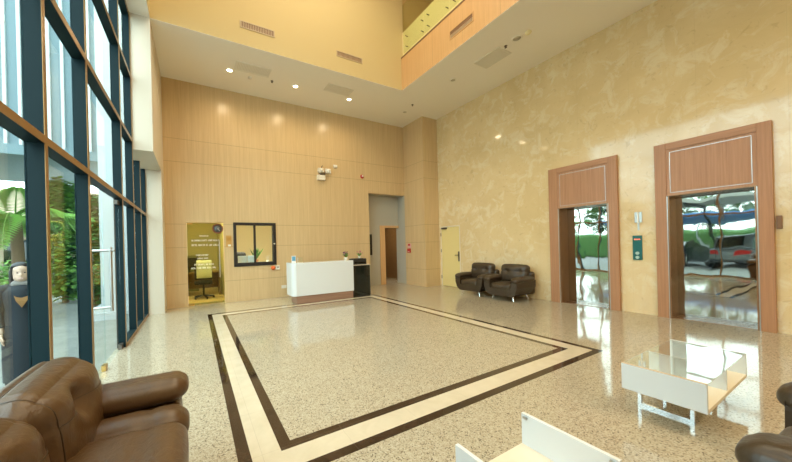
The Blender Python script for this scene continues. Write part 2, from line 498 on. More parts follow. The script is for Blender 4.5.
struct(ps.build('wall_passage', 'office_wood'), 'dim wood lined passage beyond the hall doorway')
area('passage_fill', (6.6, 10.6, 2.55), .5, 14, (1, .74, .42))  # added fill light that brightens the passage, no lamp known there
# right wall with lift openings
E_OPEN = [(1.004, 2.001), (2.869, 3.846)]
w = MB(); y = YN
for (a, b) in E_OPEN:
    w.box(XR, XR + .12, y, a, 0, H); w.box(XR, XR + .12, a, b, 2.2, H); y = b
w.box(XR, XR + .12, y, 6.87, 0, H); w.box(XR, XR + .12, 6.87, 7.735, 2.03, H); w.box(XR, XR + .12, 7.735, PY, 0, H)
struct(w.build('wall_right', 'marble'), 'glossy beige marble right wall')
struct(B(XL - .12, XR + .3, YN - .15, YN, 0, TOP).build('wall_near', 'white_paint'), 'plain wall behind the camera')
ur = B(XR, XR + .3, YN, 7.1, H + .25, TOP); ur.box(XV1 + .04, XR, YS + .1, YS + .25, 7.25, TOP)
struct(ur.build('wall_upper_right', 'tan_paint'), 'tan upper floor wall behind the balcony')
# ceiling ring round the atrium void
c = MB(); c.box(XL - .12, XR + .1, YS + .002, YB + .16, H, H + .006); c.box(XV1 + .002, XR + .1, YN, YS + .002, H, H + .006)
c.box(XL - .12, XV0 - .002, YN, YS + .002, H, H + .006); c.box(XV0 - .002, XV1 + .002, YN, YV0, H, H + .006)
c.box(XL - .12, XR + .1, YS + .1, YB + .16, H + .006, H + .25); c.box(XV1 + .1, XR + .1, YN, YS + .1, H + .006, H + .25); c.box(XL - .12, XV0 - .1, YN, YS + .1, H + .006, H + .25); c.box(XV0 - .1, XV1 + .1, YN, YV0, H + .006, H + .25)
struct(c.build('ceiling', 'ceiling'), 'flat painted ceiling round the atrium void', 'ceiling')
struct(B(XL, XR + .3, YN, YS + .1, TOP, TOP + .1).build('ceiling_atrium', 'yellow_paint'), 'high ceiling of the atrium', 'ceiling')
struct(B(XV0 - .1, XV1 + .09, YS, YS + .1, H + .006, TOP).build('wall_void_back', 'yellow_paint'), 'warm yellow void wall above the soffit')
struct(B(XV0 - .1, XV0, YV0, YS, H + .006, TOP).build('wall_void_left', 'yellow_paint'), 'warm yellow void wall over the windows')
# balcony side of the void
struct(B(XV1, XV1 + .1, YV0, YS, H + .006, 6.69).build('wall_fascia', 'fascia_wood'), 'orange wood fascia under the balcony glass')
struct(B(XV1 + .06, XV1 + .14, YV0, YS, 6.69, 7.40).build('trim_balcony', 'pale_yellow'), 'pale yellow slab edge behind the balcony glass', 'trim')
struct(B(XV1 - .008, XV1 + .0, YV0, YS, 6.655, 6.69).build('trim_fascia', 'louvre_brown'), 'dark groove along the top of the wood fascia', 'trim')
struct(B(XV1 + .14, XR, YV0, YS + .1, 7.15, 7.25).build('floor_balcony', 'tan_edge'), 'upper balcony floor slab', 'floor')
y = YS - .12
k = 0
bal_src = None
while k < 7:
    ln = 0.86
    t = thing('balustrade_panel', 'glass balustrade pane %s of the balcony' % ['nearest the yellow void wall', 'second from the yellow void wall', 'third from the yellow void wall', 'fourth from the yellow void wall', 'fifth from the yellow void wall', 'sixth from the yellow void wall', 'seventh from the yellow void wall'][k], 'railing', (XV1 - .02, y - ln, 6.70), group='balcony glass panes')
    if bal_src is None:
        B(-.006, .006, 0, ln - .02, .03, 1.35).build('glass_pane', 'rail_glass', t)
        for yy in (.09, ln - .13):
            for zz in (.17, .45):
                MB().lathe([(.010, -.010), (.010, .07)], (0, yy, zz), 12, 'X').build('standoff', 'handle_grey', t)
        bal_src = t
    else:
        for q in kids(bal_src):
            cc = q.copy(); COL.objects.link(cc); cc.parent = t
    y -= ln; k += 1
# bulkhead and slim column at the left end of the back wall
struct(B(XL - .12, XV0, YS, YB + .16, 3.29, H).build('wall_bulkhead', 'white_paint', bevel=.004), 'white bulkhead dropping beside the last windows')
struct(B(XL - .12, -.62, 8.30, YB + .16, 0, 3.29).build('wall_column', 'white_paint'), 'white column at the left end of the back wall')
struct(B(XL - .12, XL, YN, .95, 0, H).build('wall_left', 'white_paint'), 'unseen solid wall left of the camera, added to cut daylight')  # unseen bays closed as solid wall to cut daylight near the tables
# ------------------------------------------------------------------ curtain wall on the left
MY = [0.95, 2.0, 3.03, 4.06, 5.74, 6.72, 7.55, 8.25]
TZ = [2.27, 3.44, 4.6, 5.72]
DEP = 0.11
for i in range(len(MY) - 1):
    y0, y1 = MY[i], MY[i + 1]; top = H if y1 < 6.8 else 3.29
    door = abs(y0 - 4.06) < .01
    wn = thing('window_%d' % (i + 1), 'bay of the dark framed glass wall, %s' % (['left of the brown sofa', 'behind the brown sofa', 'just short of the entrance door', 'over the entrance door', 'just past the entrance door', 'under the front of the white bulkhead', 'next to the white column'][i]), 'window', (XL, y0, 0), kind='structure')
    mtop = H if y0 < 6.8 else top
    mu = MB(); mu.box(-DEP, -.004, 0, .05, 0, mtop); mu.build('mullion', 'teal_metal', wn)
    ed = MB(); ed.box(-.004, 0, 0, .05, 0, mtop); ed.build('mullion_edge', 'gold_edge', wn)
    tr = MB(); te = MB(); zs = [z for z in TZ if z < top + .02]
    for z in zs:
        tr.box(-DEP, -.004, .05, y1 - y0, z - .03, z + .03); te.box(-.004, 0, .05, y1 - y0, z - .03, z + .03)
    if not door:
        tr.box(-DEP, -.004, .05, y1 - y0, 0, .05); te.box(-.004, 0, .05, y1 - y0, 0, .05)
    tr.build('transom', 'teal_metal', wn); te.build('transom_edge', 'gold_edge', wn)
    gl = MB(); edges = ([0.05] if not door else []) + zs + ([] if top == H else [top])
    if door: edges = zs
    for a, b in zip(edges[:-1], edges[1:]):
        gl.box(-.104, -.096, .05, y1 - y0, a + .03 if a > .1 else a, b - .03)
    gl.build('pane', 'glass', wn)
struct(B(XL - DEP, XL, MY[-1], 8.30, 0, 3.29).build('window_frame', 'teal_metal'), 'last dark mullion against the white column', 'window')
# entrance: two glass leaves with back-to-back pull handles
EY0, EY1, ES = 4.11, 5.74, 4.80
dr = thing('door_1', 'clear frameless glass entrance leaf with long pull handles', 'door', (XL - .055, ES, 0), kind='structure')
B(-.006, .006, -(ES - EY0) + .01, -.004, .012, 2.20).build('glass_leaf', 'glass', dr)
B(-.02, .02, -.10, -.004, .005, .075).build('lock_patch', 'brass', dr)
h = MB()
for sx in (-1, 1):
    h.tube([(sx * .095, -.10, .72), (sx * .095, -.10, 1.50)], .016)
h.tube([(-.13, -.10, 1.46), (.13, -.10, 1.46)], .016); h.tube([(-.095, -.10, .77), (.095, -.10, .77)], .014)
h.build('pull_handle', 'steel', dr)
dr2 = thing('door_2', 'clear frameless glass entrance leaf next to the dark jamb', 'door', (XL - .055, ES, 0), kind='structure')
B(-.006, .006, .004, EY1 - ES - .01, .012, 2.20).build('glass_leaf', 'glass', dr2)
B(-.022, .022, EY1 - ES - .13, EY1 - ES - .01, .005, .075).build('pivot_patch', 'handle_grey', dr2)
B(-.018, .018, EY1 - ES - .16, EY1 - ES - .01, 2.14, 2.20).build('pivot_patch', 'handle_grey', dr2)
# ------------------------------------------------------------------ office behind the back wall
of = MB(); of.box(-.85, -.75, YB + .16, 12.9, 0, 3); of.box(5.0, 5.1, YB + .16, 12.9, 0, 3); of.box(-.85, 5.1, 12.9, 13, 0, 3); of.box(-.85, 5.1, YB + .16, 13, 3, 3.1)
of.box(.78, .86, YB + .16, 12.9, 0, 3)
struct(of.build('wall_office', 'office_paint'), 'pale yellow office walls behind the glass door')
area('office_lamp', (0.1, 9.5, 2.95), .7, 85, (1, .92, .7))
area('office_lamp', (1.6, 9.5, 2.95), .7, 105, (1, .88, .66))
# office glass door
XD0, XD1 = -.155, .695
od = thing('door_3', 'olive tinted glass office door with white lettering', 'door', (XD0, YB + .06, 0), kind='structure')
Wd = XD1 - XD0
B(.004, Wd - .004, -.006, .006, .012, 2.15).build('glass_leaf', 'olive_glass', od)
B(.006, .13, -.018, .018, 2.11, 2.15).build('pivot_patch', 'brass', od)
B(.006, .13, -.018, .018, .008, .05).build('pivot_patch', 'brass', od)
h = MB(); h.tube([(.745, -.06, .70), (.745, -.06, 1.70)], .015); h.tube([(.745, -.06, .80), (.745, -.006, .80)], .01); h.tube([(.745, -.06, 1.60), (.745, -.006, 1.60)], .01)
h.build('pull_handle', 'steel', od)
def glyphs(mb, x0, z, hh, words, y):
    """tiny unreadable letter strokes"""
    x = x0
    for n in words:
        for k in range(n):
            wd = hh * random.uniform(.45, .62); st = hh * .2
            hz = hh * (1.25 if random.random() < .25 else 1.0)
            mb.box(x, x + st, y - .001, y, z, z + hz)
            kind = random.random()
            if kind < .6: mb.box(x, x + wd, y - .001, y, z + hh - st, z + hh)
            if kind > .3: mb.box(x, x + wd, y - .001, y, z, z + st)
            if random.random() < .6: mb.box(x + wd - st, x + wd, y - .001, y, z, z + hh)
            x += wd + hh * .16
        x += hh * .5
    return x
rows = [(200, 210, 235.6, .026, (9,)), (192, 221, 240, .042, (13, 4, 5)), (192, 221, 244.6, .044, (5, 3, 2, 2, 3, 5)), (196, 210, 254.4, .038, (10,)), (197, 209.5, 257.6, .036, (5, 4)),
        (194, 215, 263.6, .036, (2, 6, 2, 4)), (191, 217, 267, .040, (4, 4, 3, 4, 3))]
lt = MB()
for (u0, u1, vv, hh, words) in rows:
    xa, xb = -.146 + (u0 - 188) * .0229 - XD0, -.146 + (u1 - 188) * .0229 - XD0
    zc = 2.004 - (vv - 228.5) * .02675 - .005
    one = MB(); xe = glyphs(one, 0, zc - hh / 2, hh, words, -.0075); sc = (xb - xa) / xe
    lt.add([(xa + p[0] * sc, p[1], p[2]) for p in one.v], one.f)
lt.build('lettering', 'white_text', od)
# ------------------------------------------------------------------ service window
wx0, wx1, wz0, wz1 = .94, 2.085, .955, 2.172
sw = thing('window_10', 'black framed sliding service window in the wood wall', 'window', (wx0, YB, wz0), kind='structure')
ww, wh = wx1 - wx0, wz1 - wz0
f = MB(); f.box(0, ww, -.03, .14, 0, .10); f.box(0, ww, -.03, .14, wh - .07, wh); f.box(0, .075, -.03, .14, .10, wh - .07); f.box(ww - .085, ww, -.03, .14, .10, wh - .07)
f.build('frame', 'black_frame', sw, bevel=.004)
B(.53, .585, -.012, .06, .10, wh - .07).build('sash_bar', 'black_frame', sw)
B(.075, .53, .03, .036, .10, wh - .07).build('pane', 'glass', sw); B(.585, ww - .085, .06, .066, .10, wh - .07).build('pane', 'glass', sw)
B(ww - .075, ww - .03, -.045, -.03, .60, .63).build('latch', 'off_white', sw)
# ------------------------------------------------------------------ yellow door
yd = thing('door_4', 'cream yellow door with closer in the marble wall', 'door', (XR, 6.87, 0), kind='structure')
f = MB(); f.box(-.01, .1, 0, .03, 0, 2.03); f.box(-.01, .1, .835, .865, 0, 2.03); f.box(-.01, .1, .03, .835, 2.0, 2.03); f.build('frame', 'board_cream', yd)
B(.01, .05, .032, .833, .008, 1.998).build('leaf', 'door_yellow', yd)
B(-.008, .01, .055, .10, .86, 1.18).build('handle_plate', 'handle_grey', yd)
h = MB(); h.tube([(-.045, .078, 1.05), (-.045, .078, 1.05 + .001)], .012); h.tube([(-.008, .078, 1.06), (-.05, .078, 1.06), (-.05, .19, 1.06)], .011); h.build('lever', 'handle_grey', yd)
B(-.05, .01, .58, .80, 1.94, 1.99).build('closer', 'handle_grey', yd)
for zz in (.25, 1.15, 1.7):
    MB().tube([(-.014, .845, zz), (-.014, .845, zz + .11)], .011).build('hinge', 'handle_grey', yd)
struct(B(XR + .13, XR + .25, 6.7, PY, -.1, 2.3).build('wall_door_backing', 'black'), 'black backing added behind the yellow door to stop a light leak')  # added black backing, blocks sky light leaking round the door leaf
# ------------------------------------------------------------------ lifts
def make_lift(y0, y1, oy0, oy1, label):
    L = thing('elevator', label, 'elevator', (XR, y0, 0)); D = .07; w = y1 - y0; a, b = oy0 - y0, oy1 - y0; Ht = 3.125; ho = 2.19
    for (p, q) in ((0, a), (b, w)):
        B(-D, 0, p, q, 0, Ht).build('door_jamb_casing', 'frame_wood', L, bevel=.004)
    B(-D, 0, a, b, Ht - .12, Ht).build('head_casing', 'frame_wood_h', L, bevel=.004)
    hp = B(-D + .014, 0, a, b, ho, Ht - .12).build('header_panel', 'frame_wood', L)
    g = .045; il = MB(); x0, x1 = -D + .010, -D + .016
    il.box(x0, x1, a + g, b - g, ho + g, ho + g + .007); il.box(x0, x1, a + g, b - g, Ht - .12 - g - .007, Ht - .12 - g)
    il.box(x0, x1, a + g, a + g + .006, ho + g, Ht - .12 - g); il.box(x0, x1, b - g - .006, b - g, ho + g, Ht - .12 - g)
    il.build('inlay', 'steel', hp)
    B(-D + .004, .30, a, b, ho - .012, ho).build('soffit_trim', 'bronze', L)
    for (p, q, s) in ((a, a + .03, 1), (b - .03, b, -1)):
        B(-D + .002, .30, p, q, 0, ho - .012).build('reveal', 'bronze', L)
        B(-D - .002, -D + .012, p if s > 0 else q - .010, p + .010 if s > 0 else q, 0, ho - .012).build('reveal_edge', 'steel', L)
    m_ = (a + b) / 2
    B(.27, .30, a + .03, m_ - .001, .008, ho - .012).build('door_leaf', 'mirror', L)
    B(.27, .30, m_ + .001, b - .03, .008, ho - .012).build('door_leaf', 'mirror', L)
    B(-.01, .27, a + .03, b - .03, 0, .006).build('sill', 'bronze', L)
    return L
make_lift(.865, 2.155, 1.005, 2.0, 'mirror doored elevator in wood frame right of the teal call panel, nearer one')
make_lift(2.715, 4.045, 2.87, 3.845, 'mirror doored elevator in wood frame beside the dark armchairs, farther one')
sh_ = MB(); sh_.box(XR + .33, XR + 1.8, .6, 2.4, -.1, 2.5); sh_.box(XR + .33, XR + 1.8, 2.5, 4.3, -.1, 2.5)  # black blocks added so sky does not shine through the door gaps
struct(sh_.build('wall_shaft', 'black'), 'black lift shaft blocks added to keep sky out of the mirror door gaps')
# call panel, note holder and small panel by the lifts
cp = thing('call_panel', 'teal glass elevator call panel with red digits between the two elevators', 'panel', (XR, 2.44, 1.03))
B(-.025, 0, -.07, .07, 0, .47).build('plate', 'panel_teal', cp, bevel=.004)
led = MB()
for k in range(3): led.box(-.0275, -.025, -.045 + k * .032, -.02 + k * .032, .385, .405)
led.build('display_digits', 'led_red', cp)
for zz in (.05, .13):
    MB().lathe([(.03, -.031), (.03, -.025)], (0, .0, zz), 20, 'X').build('call_button', 'panel_pale', cp)
nh = thing('sign_holder', 'small steel sign holder above the teal call panel', 'sign', (XR, 2.42, 1.70))
B(-.012, 0, -.055, .055, .05, .25).build('plate', 'steel', nh, bevel=.003)
B(-.02, -.012, -.012, .012, .04, .25).build('clip', 'off_white', nh)
B(-.008, 0, -.012, .012, -.10, .04).build('stem', 'steel', nh)
tag(B(XR - .03, XR, .80, .85, 1.53, 1.72).build('key_switch', 'louvre_brown', bevel=.003), 'small bronze switch box right of the nearer elevator frame', 'switch')
# ------------------------------------------------------------------ wall fittings on the back wall
cl = thing('wall_clock', 'round brown framed clock at top right of the olive office door', 'clock', (.56, YB + .05, 2.0))
MB().lathe([(.0, 0), (.125, 0), (.135, -.02), (.125, -.035), (.105, -.03), (.10, -.015)], (0, -.01, 0), 32, 'Y').build('case', 'clock_wood', cl)
MB().lathe([(.0, -.017), (.104, -.017), (.104, -.012)], (0, -.01, 0), 32, 'Y').build('dial', 'clock_face', cl)
for nm_, ang, ln in (('hour_hand', .9, .05), ('minute_hand', 2.4, .075)):
    MB().tube([(0, -.031, 0), (ln * math.sin(ang), -.031, ln * math.cos(ang))], .005, 6).build(nm_, 'off_white', cl)
pq = thing('wall_plaque', 'orange wood plaque between the office door and service window', 'sign', (.82, YB, 1.50))
B(-.07, .07, -.02, 0, 0, .315).build('board', 'plaque', pq, bevel=.003)
B(-.05, .05, -.023, -.02, .17, .27).build('print', 'brass', pq); B(-.02, .05, -.023, -.02, .02, .07).build('tab', 'vent', pq)
dv = thing('wall_sounder', 'orange and white device under the black service window', 'alarm', (2.03, YB, .80))
B(.02, .14, -.05, 0, .01, .135).build('case', 'off_white', dv, bevel=.01)
MB().lathe([(.0, -.07), (.045, -.065), (.06, -.03), (.06, 0)], (-.05, 0, .07), 20, 'Y').build('lens', 'orange', dv)
B(.05, .11, -.053, -.05, .07, .10).build('button', 'handle_grey', dv)
em = thing('emergency_light', 'twin head emergency light high on the wood wall', 'lamp', (3.53, YB, 3.54))
B(-.13, .13, -.09, 0, 0, .16).build('battery_case', 'off_white', em, bevel=.008)
B(-.02, .14, -.05, 0, .16, .23).build('bracket', 'handle_grey', em)
for x in (-.02, .22):
    hdm = MB(); hdm.box(x - .09, x + .09, -.12, -.02, .23, .37); q = hdm.build('lamp_head', 'off_white', em, bevel=.015)
    MB().lathe([(.0, -.003), (.055, -.003), (.055, 0)], (x, -.12, .30), 18, 'Y').build('lens', 'vent', q)
MB().tube([(.02, -.05, .37), (.02, -.05, .43), (.06, -.05, .46)], .012, 8).build('cable', 'handle_grey', em)
tag(B(3.97, 4.10, YB - .04, YB, 3.99, 4.08).build('sensor_box', 'off_white', bevel=.01), 'small white box on the wood wall right of the emergency light', 'sensor')
st = thing('alarm_strobe', 'small round red alarm on the wood wall above the hall opening', 'alarm', (5.03, YB, 3.80))
MB().lathe([(.0, -.035), (.055, -.03), (.065, 0)], (0, 0, 0), 20, 'Y').build('body', 'red', st)
MB().lathe([(.0, -.05), (.025, -.045), (.03, -.03)], (0, 0, .01), 14, 'Y').build('lens', 'off_white', st)
tag(B(2.21, 2.36, YB - .012, YB, .25, .34).build('wall_socket', 'off_white', bevel=.004), 'white socket low on the wood wall left of the reception desk', 'socket')
fa = thing('fire_alarm_point', 'red and white fire alarm point on the wood pier', 'alarm', (PX, 8.66, 1.15))
B(-.012, 0, -.10, .10, .17, .33).build('sign_plate', 'pink', fa)
B(-.016, -.012, -.05, .07, .25, .32).build('pictogram', 'red', fa)
B(-.05, 0, -.07, .08, 0, .15).build('call_box', 'red', fa, bevel=.006)
B(-.052, -.05, -.05, .05, .03, .05).build('label_strip', 'off_white', fa)
tag(B(5.34, 5.60, 9.28, 9.32, 1.10, 1.85).build('notice_board', 'black', bevel=.006), 'narrow dark board on the grey hall wall', 'board')
# ------------------------------------------------------------------ ceiling fittings
def downlight(x, y, lit, label, r=.085):
    d = thing('downlight', label, 'light', (x, y, H), group='ceiling downlights')
    MB().lathe([(r, 0), (r, -.012), (r * .75, -.016), (r * .72, 0)], (0, 0, 0), 28).build('trim_ring', 'ceiling', d)
    MB().lathe([(0, -.008), (r * .74, -.008), (r * .74, 0)], (0, 0, 0), 28).build('lens', 'lamp_on' if lit else 'lamp_off', d)
    if lit:
        l = bpy.data.lights.new('downlight_beam', 'SPOT'); l.energy = 62; l.color = (1, .76, .46); l.spot_size = 2.9; l.spot_blend = 1.0; l.shadow_soft_size = .06
        o = bpy.data.objects.new('downlight_beam', l); COL.objects.link(o); o.parent = d; o.location = (0, 0, -.05)
for x, nm in ((.843, 'left'), (2.463, 'middle'), (4.073, 'right')):
    downlight(x, 7.85, True, 'lit round downlight over the wood wall, %s one of three' % nm)
downlight(6.08, 7.80, False, 'unlit round downlight near the wood pier')
downlight(6.07, 5.70, False, 'unlit round downlight over the dark armchairs')
downlight(6.08, 3.90, False, 'unlit round downlight past the square vent towards the camera', .11)
def vent(x, y, sx, sy, label):
    v = thing('ceiling_vent', label, 'vent', (x, y, H), group='ceiling vents')
    f = MB(); a, b = sx / 2, sy / 2; e = .03
    f.box(-a, a, -b, -b + e, -.014, 0); f.box(-a, a, b - e, b, -.014, 0); f.box(-a, -a + e, -b + e, b - e, -.014, 0); f.box(a - e, a, -b + e, b - e, -.014, 0); f.build('frame', 'vent', v)
    s = MB(); n = 22
    for k in range(n):
        xx = -a + e + (sx - 2 * e) * (k + .1) / n; s.box(xx, xx + (sx - 2 * e) / n * .75, -b + e, b - e, -.008, -.003)
    s.build('grille', 'vent', v); B(-a + e, a - e, -b + e, b - e, -.003, 0).build('backing', 'vent_hole', v)
vent(1.335, 7.57, .80, .37, 'flat square ceiling vent between the left and middle lit downlights')
vent(3.58, 7.51, .76, .38, 'flat square ceiling vent beside the right lit downlight')
vent(6.20, 4.60, .46, .68, 'flat square ceiling vent over the elevators side')
def sprinkler(x, y, label):
    s = thing('sprinkler', label, 'sprinkler', (x, y, H), group='ceiling sprinklers')
    MB().lathe([(.035, 0), (.035, -.006), (.012, -.012), (.012, -.035)], (0, 0, 0), 16).build('body', 'handle_grey', s)
    MB().lathe([(0, -.045), (.026, -.043), (.026, -.036), (0, -.035)], (0, 0, 0), 14).build('deflector', 'handle_grey', s)
sprinkler(1.853, 7.88, 'ceiling sprinkler between the left and middle lit downlights')
sprinkler(5.98, 7.28, 'ceiling sprinkler near the inner corner of the void')
sprinkler(6.09, 4.17, 'ceiling sprinkler beside the square vent over the elevators side')
tag(MB().lathe([(.055, 0), (.055, -.02), (.035, -.04), (0, -.042)], (1.327, 7.966, H), 20).build('smoke_detector', 'off_white'), 'smoke detector behind the left ceiling vent', 'detector')
tag(MB().lathe([(.06, 0), (.06, -.02), (.04, -.045), (0, -.048)], (6.11, 3.67, H), 20).build('smoke_detector', 'pale_yellow'), 'smoke detector near the top of the photo beside the unlit downlight', 'detector')
# wall grilles in the void
def grille(x, z, wd, hh, label):
    g = thing('air_grille', label, 'vent', (x, YS, z), group='void wall air grilles')
    f = MB(); e = .018; f.box(-e, wd + e, -.012, 0, -e, 0); f.box(-e, wd + e, -.012, 0, hh, hh + e); f.box(-e, 0, -.012, 0, 0, hh); f.box(wd, wd + e, -.012, 0, 0, hh); f.build('frame', 'louvre_pale', g)
    B(0, wd, -.003, 0, 0, hh).build('backing', 'louvre_brown', g)
    s = MB(); n = 20
    for k in range(n): s.box(wd * (k + .36) / n, wd * (k + .64) / n, -.010, -.003, 0, hh)
    s.build('louvres', 'louvre_pale', g)
grille(.965, 6.150, .69, .115, 'brown air grille on the yellow void wall, left one')
grille(3.2, 6.186, .70, .105, 'brown air grille on the yellow void wall, right one')
g = thing('air_grille', 'long air slot in the orange wood fascia, recess shade painted brown', 'vent', (XV1, 4.28, 6.09))
f = MB(); f.box(-.012, 0, -.02, 0, -.02, .18); f.box(-.012, 0, .63, .65, -.02, .18); f.box(-.012, 0, 0, .63, .155, .18); f.box(-.012, 0, 0, .63, -.02, 0); f.build('frame', 'fascia_wood', g)
B(-.004, 0, 0, .63, 0, .155).build('backing', 'louvre_brown', g)  # recess is not cut; brown backing paints in its shade
s = MB()
for k in range(20): s.box(-.01, -.004, .63 * (k + .3) / 20, .63 * (k + .65) / 20, .0, .075)
s.build('louvres', 'louvre_pale', g)

# ------------------------------------------------------------------ reception desk
DX0, DX1, DY = 2.13, 3.86, 7.44
dk = thing('reception_desk', 'white curved front reception desk on a wood plinth', 'desk', (DX0, DY, 0))
Wk = DX1 - DX0
# curved white front: plan outline with rounded left end
pl = [(Wk, 0), (Wk, .45), (Wk - .06, .45), (Wk - .06, .06), (.16, .06), (.07, .12), (.06, .55), (0, .55)]
arc = [(.0, .14), (.012, .07), (.045, .025), (.10, .0)]
MB().prism(pl + arc, .20, 1.045, 'Z').build('front_panel', 'gloss_white', dk, bevel=.006)
B(.02, Wk - .005, .05, .44, 1.0, 1.04).build('counter_top', 'gloss_white', dk)
B(.11, Wk, .05, .50, 0, .20).build('plinth', 'plinth_wood', dk)
B(.08, Wk - .07, .40, .85, .72, .75).build('work_top', 'board_cream', dk)
sc_ = thing('side_counter', 'dark glass fronted side counter at the right end of the desk', 'counter', (3.90, 7.52, 0))
B(0, .53, .0, .40, 0, .89).build('body', 'black', sc_)
B(.0, .53, -.008, 0, .02, .87).build('glass_front', 'dark_glass', sc_)
B(-.01, .55, -.02, .42, .89, .905).build('counter_top', 'board_cream', sc_)
B(.53, .547, -.01, .41, 0, .89).build('end_panel', 'steel', sc_)
mo = thing('printer', 'low black printer on the dark side counter', 'printer', (3.935, 7.56, .905))
B(0, .42, 0, .30, 0, .17).build('body', 'black', mo, bevel=.012)
B(.03, .39, -.006, .0, .04, .075).build('paper_slot', 'dark_glass', mo)
B(.05, .34, .05, .24, .17, .178).build('lid', 'black', mo)
def flower_pot(loc, pot, pet, label, r=.055, hh=.10, n=26, seed=1):
    random.seed(seed)
    p = thing('flower_pot', label, 'flowers', loc)
    MB().lathe([(r * .7, 0), (r, hh), (r * .9, hh), (r * .8, hh * .8)], (0, 0, 0), 20).build('pot', pot, p)
    lf = MB()
    for k in range(n):
        a = random.uniform(0, 2 * PI); e = random.uniform(.1, 1.0); ln = random.uniform(.08, .15)
        tip = Vector((math.cos(a) * ln * e, math.sin(a) * ln * e, hh + ln * (1.1 - .5 * e)))
        d = Vector((-math.sin(a), math.cos(a), 0)) * .018; mid = tip * .6 + Vector((0, 0, hh * .4))
        lf.add([(0, 0, hh * .8), mid + d, tip, mid - d], [(0, 1, 2, 3)])
    for k in range(n // 2):
        a = random.uniform(0, 2 * PI); q = random.uniform(.02, .1)
        fl = MB(); fl.lathe([(0, -.012), (.016, -.006), (.02, .004), (.008, .012), (0, .012)], (math.cos(a) * q, math.sin(a) * q, hh + random.uniform(.06, .15)), 7); fl.build('bloom', pet, p)
    lf.build('leaves', 'green_leaf', p)
flower_pot((3.68, DY + .10, 1.046), 'off_white', 'petal_purple', 'pot of purple flowers on the right end of the white desk', .06, .09, 30, 3)
flower_pot((4.22, 7.75, 1.083), 'off_white', 'petal_pink', 'small pot of pink flowers on the black printer', .04, .06, 22, 5)
sg = thing('counter_sign', 'small blue and white sign standing on the left end of the desk', 'sign', (2.22, DY + .16, 1.04))
B(-.055, .055, -.006, .006, .012, .19).build('card', 'paper', sg); B(-.045, .045, -.0075, -.006, .06, .17).build('print', 'blue', sg); B(-.05, .05, -.03, .03, 0, .012).build('foot', 'off_white', sg)
fr = thing('card_holder', 'clear acrylic card holder on the desk right of the blue sign', 'holder', (2.39, DY + .18, 1.04))
B(-.07, .07, -.004, .0, .01, .14).build('pane', 'table_glass', fr); B(-.07, .07, -.03, .03, 0, .01).build('foot', 'off_white', fr); B(-.065, -.055, -.006, -.004, .01, .14).build('edge', 'paper', fr)
# ------------------------------------------------------------------ armchairs and sofa
def make_armchair(label, loc, rz, lm, group=None):
    a = thing('armchair', label, 'armchair', loc, rz, group)
    prof = [(-.30, .13), (-.40, .20), (-.455, .34), (-.465, .50), (-.30, .50), (-.285, .30), (.285, .30), (.30, .50), (.465, .50), (.455, .34), (.40, .20), (.30, .13)]
    MB().prism(prof, -.395, .34, 'Y').build('shell', lm, a, bevel=.045, segs=4)
    MB().cushion((0, .33, .42), (.86, .16, .56), .07, (0, .02, 0), 12).build('back_shell', lm, a)
    MB().cushion((0, -.04, .345), (.56, .70, .17), .06, (0, .015, .02), 16, grooves=((1, -.22, .012, .012),)).build('seat_cushion', lm, a)
    for sx in (-1, 1):
        MB().cushion((sx * .385, -.055, .525), (.20, .72, .13), .063, (.01, .01, .012), 16, grooves=((1, -.08, .012, .010),),
                     shape=lambda o: (o.x, o.y, o.z - .02 * max(0, (-o.y - .15)) / .2)).build('arm_pad', lm, a)
    MB().cushion((0, .22, .63), (.74, .20, .46), .085, (0, .03, .015), 22, dimples=(((-.17, -.12, .05), .05, .05, (0, 1, 0)), ((.17, -.12, .05), .05, .05, (0, 1, 0))),
                 grooves=((2, .05, .012, .014), (2, -.12, .012, .008)), rx=-.16).build('back_cushion', lm, a)
    for sx in (-1, 1):
        for sy in (-1, 1):
            lg = MB(); x, y = sx * .26, sy * .27
            lg.tube([(x - .03 * sx, y, .15), (x + .0 * sx, y, .12), (x + .04 * sx, y + .03 * sy, 0.0)], [.026, .022, .015], 10); lg.build('leg', 'chrome', a)
    return a
make_armchair('dark brown leather armchair right of the pair by the marble wall, nearer the elevator', (6.90, 4.785, 0), -PI / 2, 'leather_dark', 'dark armchairs by the marble wall')
make_armchair('dark brown leather armchair left of the pair by the marble wall, nearer the yellow door', (6.93, 5.785, 0), -PI / 2, 'leather_dark', 'dark armchairs by the marble wall')
ac = make_armchair('dark leather armchair cut off at the bottom right corner of the photo', (2.36, -.145, 0), PI, 'leather_dark'); ac.scale = (1.12, 1.12, 1.12)
# left sofa: local x runs along the windows, local -y is the front
so = thing('sofa', 'brown tufted leather sofa against the window wall at bottom left', 'sofa', (-.47, 1.655, 0), PI / 2)
MB().cushion((0, .02, .235), (1.34, .80, .25), .05, (0, 0, 0), 10).build('base', 'leather', so)
for x0, x1 in ((.27, .475), (-.27, .27), (-.475, -.27)):
    gr = ((1, -.18, .012, .014),)
    piped(MB().cushion(((x0 + x1) / 2, -.065, .45), (x1 - x0, .70, .19), .08, (0, .01, .012), 20, grooves=gr, paths=(seam((-1, -.18 / .35, 1), (1, -.18 / .35, 1)),)), 'seat_cushion', 'leather', so, 'piping', .006)
for sx in (-1, 1):
    piped(MB().cushion((sx * .565, -.09, .595), (.235, .64, .14), .068, (.004, .012, .004), 22, grooves=((1, -.10, .008, .008),), paths=(seam((-1, -.10 / .32, 1), (1, -.10 / .32, 1)),)), 'arm_pad', 'leather', so, 'piping', .006)
    MB().cushion((sx * .575, -.08, .30), (.22, .60, .44), .05, (.005, .005, 0), 12).build('arm_side', 'leather', so)
